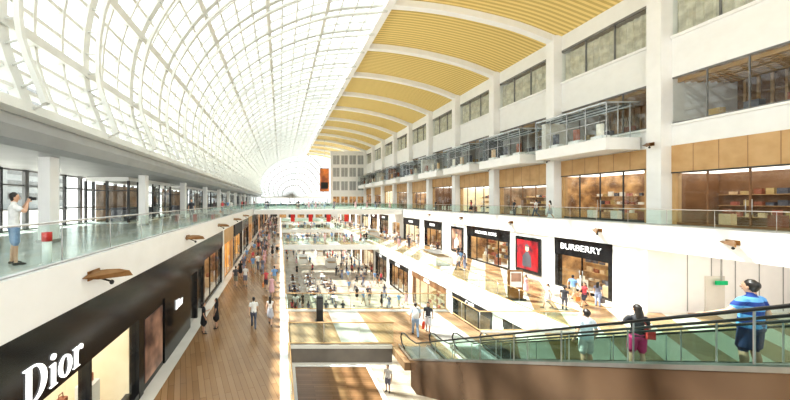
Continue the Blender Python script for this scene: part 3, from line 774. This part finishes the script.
    for sd in (-1, 1):
        out.ball((sd*.03, .098, 1.615+z), .012, .006, .007, EYEW); out.ball((sd*.03, .103, 1.615+z), .005, .003, .005, HAIR)
        out.ball((sd*.03, .097, 1.637+z), .015, .006, .003, HAIR)
        out.ball((sd*.078, .0, 1.6+z), .009, .018, .028, SKIN)
    out.loft([(0, .1, 1.625+z, .007, .007), (0, .118, 1.59+z, .012, .012), (0, .104, 1.578+z, .012, .01)], SKIN, 8)
    out.ball((0, .096, 1.552+z), .022, .007, .007, LIP)
    if prop == 'camera':
        out.box(-.07, .07, .27, .33, 1.545, 1.64, BLACKM); out.loft([(0, .33, 1.59, .035, .035), (0, .42, 1.59, .04, .04)], BLACKM, 12, True, False)
    if prop == 'backpack':
        out.loft([(0, -.17, 1.02, .13, .07), (0, -.19, 1.2, .15, .09), (0, -.16, 1.38, .11, .06)], cm_((.75, .75, .74)), 12)
        for sd in (-1, 1): out.tube([(sd*.1, -.12, 1.42), (sd*.11, .02, 1.46), (sd*.11, .12, 1.36), (sd*.12, .11, 1.15)], .014, cm_((.1, .1, .1)), 6)
    if prop == 'sling':
        out.box(.1, .26, -.16, .02, .9, 1.12, cm_((.6, .05, .05)))
        out.tube([(.18, -.06, 1.12), (.08, -.12, 1.3), (-.06, -.08, 1.45), (-.05, .1, 1.4), (.15, .1, 1.1)], .01, cm_((.5, .05, .05)), 5)
    return out.mesh(name)

V = {}
V['mwalk1'] = person_mesh('man', 'walk', (.85, .85, .83), (.12, .14, .2), 'pants')
V['mwalk2'] = person_mesh('man', 'walk', (.2, .35, .6), (.45, .4, .3), 'shorts')
V['mwalk3'] = person_mesh('man', 'walk', (.08, .08, .09), (.3, .28, .22), 'shorts')
V['mstand'] = person_mesh('man', 'stand', (.05, .05, .06), (.1, .1, .12), 'pants', 'short', bag=(.9, .9, .88))
V['mstand2'] = person_mesh('man', 'stand', (.8, .78, .75), (.2, .2, .25), 'shorts')
V['wwalk1'] = person_mesh('woman', 'walk', (.88, .85, .82), (.5, .5, .55), 'skirt', 'none', 'long', True)
V['wwalk2'] = person_mesh('woman', 'walk', (.6, .08, .1), (.05, .05, .07), 'shorts', 'none', 'long', True, bag=(.8, .3, .1))
V['wblack'] = person_mesh('woman', 'phone', (.015, .015, .018), (.015, .015, .018), 'skirt', 'short', 'bun', True)
V['wblack2'] = person_mesh('woman', 'stand', (.015, .015, .018), (.015, .015, .018), 'skirt', 'short', 'long', True)
V['wdress'] = person_mesh('woman', 'walk', (.75, .45, .5), (.8, .6, .6), 'dress', 'none', 'long', True)
V['wstand'] = person_mesh('woman', 'stand', (.15, .15, .2), (.3, .35, .5), 'pants', 'short', 'long', True, bag=(.1, .08, .08))
V['msit'] = person_mesh('man', 'sit', (.8, .8, .8), (.15, .17, .25), 'pants')
V['wsit'] = person_mesh('woman', 'sit', (.12, .14, .22), (.12, .12, .16), 'pants', 'short', 'long', True)
V['wpink'] = person_mesh('woman', 'rail', (.03, .03, .035), (.65, .05, .2), 'shorts', 'short', 'long', True, prop='sling', vox=.014)
V['mwhite'] = person_mesh('man', 'stand', (.66, .76, .84), (.7, .7, .67), 'shorts', vox=.014, bulk=1.15)
V['mstripe'] = person_mesh('man', 'rail', (.1, .3, .6), (.04, .06, .16), 'shorts', topmat=STRIPE, vox=.012, bulk=1.2)
V['mcam'] = person_mesh('man', 'camera', (.80, .80, .78), (.22, .32, .5), 'shorts', prop='camera', vox=.012, bulk=1.1)
V['mplaid'] = person_mesh('man', 'walk', (.5, .58, .68), (.3, .4, .55), 'pants', vox=.016, prop='backpack')
V['wredbag'] = person_mesh('woman', 'walk', (.05, .05, .06), (.7, .7, .7), 'shorts', 'short', 'long', True, vox=.016, bag=(.75, .08, .03))

def put(key, x, y, z, rot=0, h=1.72):
    nm = 'man' if key[0] == 'm' else 'woman'
    placed.append((x, y, z))
    inst(nm, V[key], (x, y, z), rot, h/1.735)
put('mcam', -6.65, 7.5, .012, -.75, 1.8)
put('mstripe', 8.7, 5.54, step_z(5.54), 0.1, 1.8)
put('mwhite', 8.9, 8.72, step_z(8.72), 0, 1.78)
put('wpink', 9.05, 7.6, step_z(7.6), -.3, 1.68)
put('mplaid', 7.0, 15.5, B1, -.3, 1.76); put('wredbag', 7.85, 15.9, B1, 2.6, 1.64)
put('wblack', -4.05, 15.9, B1, -1.2, 1.64); put('wblack2', -3.5, 16.5, B1, 1.5, 1.66)
put('mwalk1', -1.45, 16.5, B1, .1); put('wwalk1', -.55, 16.9, B1, -.1, 1.66)
put('mwalk3', -3.6, 24.4, B1, .1); put('mstand2', -2.85, 24.7, B1, 3.0)
put('wwalk2', -1.1, 23.6, B1, 3.1, 1.62); put('mwalk2', -.45, 24.5, B1); put('wdress', -.6, 21.8, B1, 3, 1.6)
put('wdress', 18.1, 22.1, B1, 1.2, 1.6); put('wwalk1', 17.5, 19.6, B1, 1.0, 1.62); put('mstand', 18.4, 19.4, B1, -1, 1.5)
put('wwalk2', 20.1, 19.8, B1, 1.5, 1.62); put('wstand', 21.2, 20.0, B1, -1.2, 1.62); put('mwalk2', 20.9, 21.4, B1, -1.4)
put('mwalk1', 18.1, 30.4, B1, .2); put('wstand', 19.2, 31.2, B1, .4, 1.62)
put('mwalk1', 24.4, 28.6, .012, .3); put('wwalk1', 24.3, 27, .012, .2, 1.64); put('mstand', 24.2, 31.0, .012, 1.3)
put('wwalk2', 24.2, 38, .012, .3); put('mstand', 24.4, 47, .012, 1.4)
put('mstand2', 6.9, 19.2, B2, 2.5)
keys = ['mwalk1', 'mwalk2', 'mwalk3', 'mstand', 'mstand2', 'wwalk1', 'wwalk2', 'wblack2', 'wdress', 'wstand', 'mplaid']
def scatter(n, x0, x1, y0, y1, z):
    done = 0; tries = 0
    while done < n and tries < 3000:
        tries += 1
        x = random.uniform(x0, x1); y = y0+(y1-y0)*random.random()**1.15
        if all(abs(c-z) > 2 or (x-a)**2+(q-y)**2 > .75 for a, q, c in placed):
            done += 1; put(random.choice(keys), x, y, z, random.choice([0, math.pi])+random.uniform(-.7, .7), random.uniform(1.55, 1.78))
scatter(85, -4.0, -.9, 26, 115, B1)
scatter(50, 16.8, 22.4, 32, 110, B1)
scatter(58, 9.0, 15.2, 29, 75, B2)
scatter(16, 1, 9.0, 28, 34.5, B2)
scatter(50, 1, 15, 49, 110, B2)
scatter(20, .8, 15.5, 48.6, 51.8, B1+.012); scatter(16, .8, 15.5, 74.6, 78, B1+.012)
scatter(8, -7.5, -5.8, 24, 80, .012)
scatter(16, -4, 22, 56.6, 59.4, .016); scatter(14, -4, 22, 84.6, 87.4, .016)
for i, (x, y, a) in enumerate(seats):
    if random.random() < .7: put(random.choice(['msit', 'wsit']), x, y, B2, a, 1.68)

# ---------------------------------------------------------------- world, sun, camera
w = bpy.data.worlds.new('sky'); scene.world = w; w.use_nodes = True
N = w.node_tree.nodes; L = w.node_tree.links; bg = N['Background']
tc = N.new('ShaderNodeTexCoord'); sp = N.new('ShaderNodeSeparateXYZ'); L.new(tc.outputs['Generated'], sp.inputs[0])
rp = N.new('ShaderNodeValToRGB'); L.new(sp.outputs['Z'], rp.inputs[0])
rp.color_ramp.elements[0].position = 0; rp.color_ramp.elements[0].color = (1, .99, .97, 1)
rp.color_ramp.elements[1].position = .8; rp.color_ramp.elements[1].color = (.84, .94, 1, 1)
L.new(rp.outputs[0], bg.inputs[0]); bg.inputs[1].default_value = 1.75
sd = bpy.data.lights.new('sun', 'SUN'); sd.energy = 13; sd.angle = .025; sd.color = (1, .96, .89)
so = bpy.data.objects.new('sun', sd); scene.collection.objects.link(so)
so.rotation_euler = Vector((.62, -.28, -1.0)).to_track_quat('-Z', 'Y').to_euler(); so.location = (-20, 20, 40)

cd = bpy.data.cameras.new('camera'); co_ = bpy.data.objects.new('camera', cd); scene.collection.objects.link(co_)
co_.location = (0, 0, 1.6); co_.rotation_euler = (math.pi/2, 0, 0)
cd.sensor_width = 36; cd.lens = 36*300/790; cd.shift_x = 115/790; cd.shift_y = 1/790; cd.clip_start = .05; cd.clip_end = 500
scene.camera = co_
scene.view_settings.view_transform = 'Standard'
try: scene.view_settings.look = 'Medium High Contrast'
except Exception: pass
scene.view_settings.exposure = 0.18
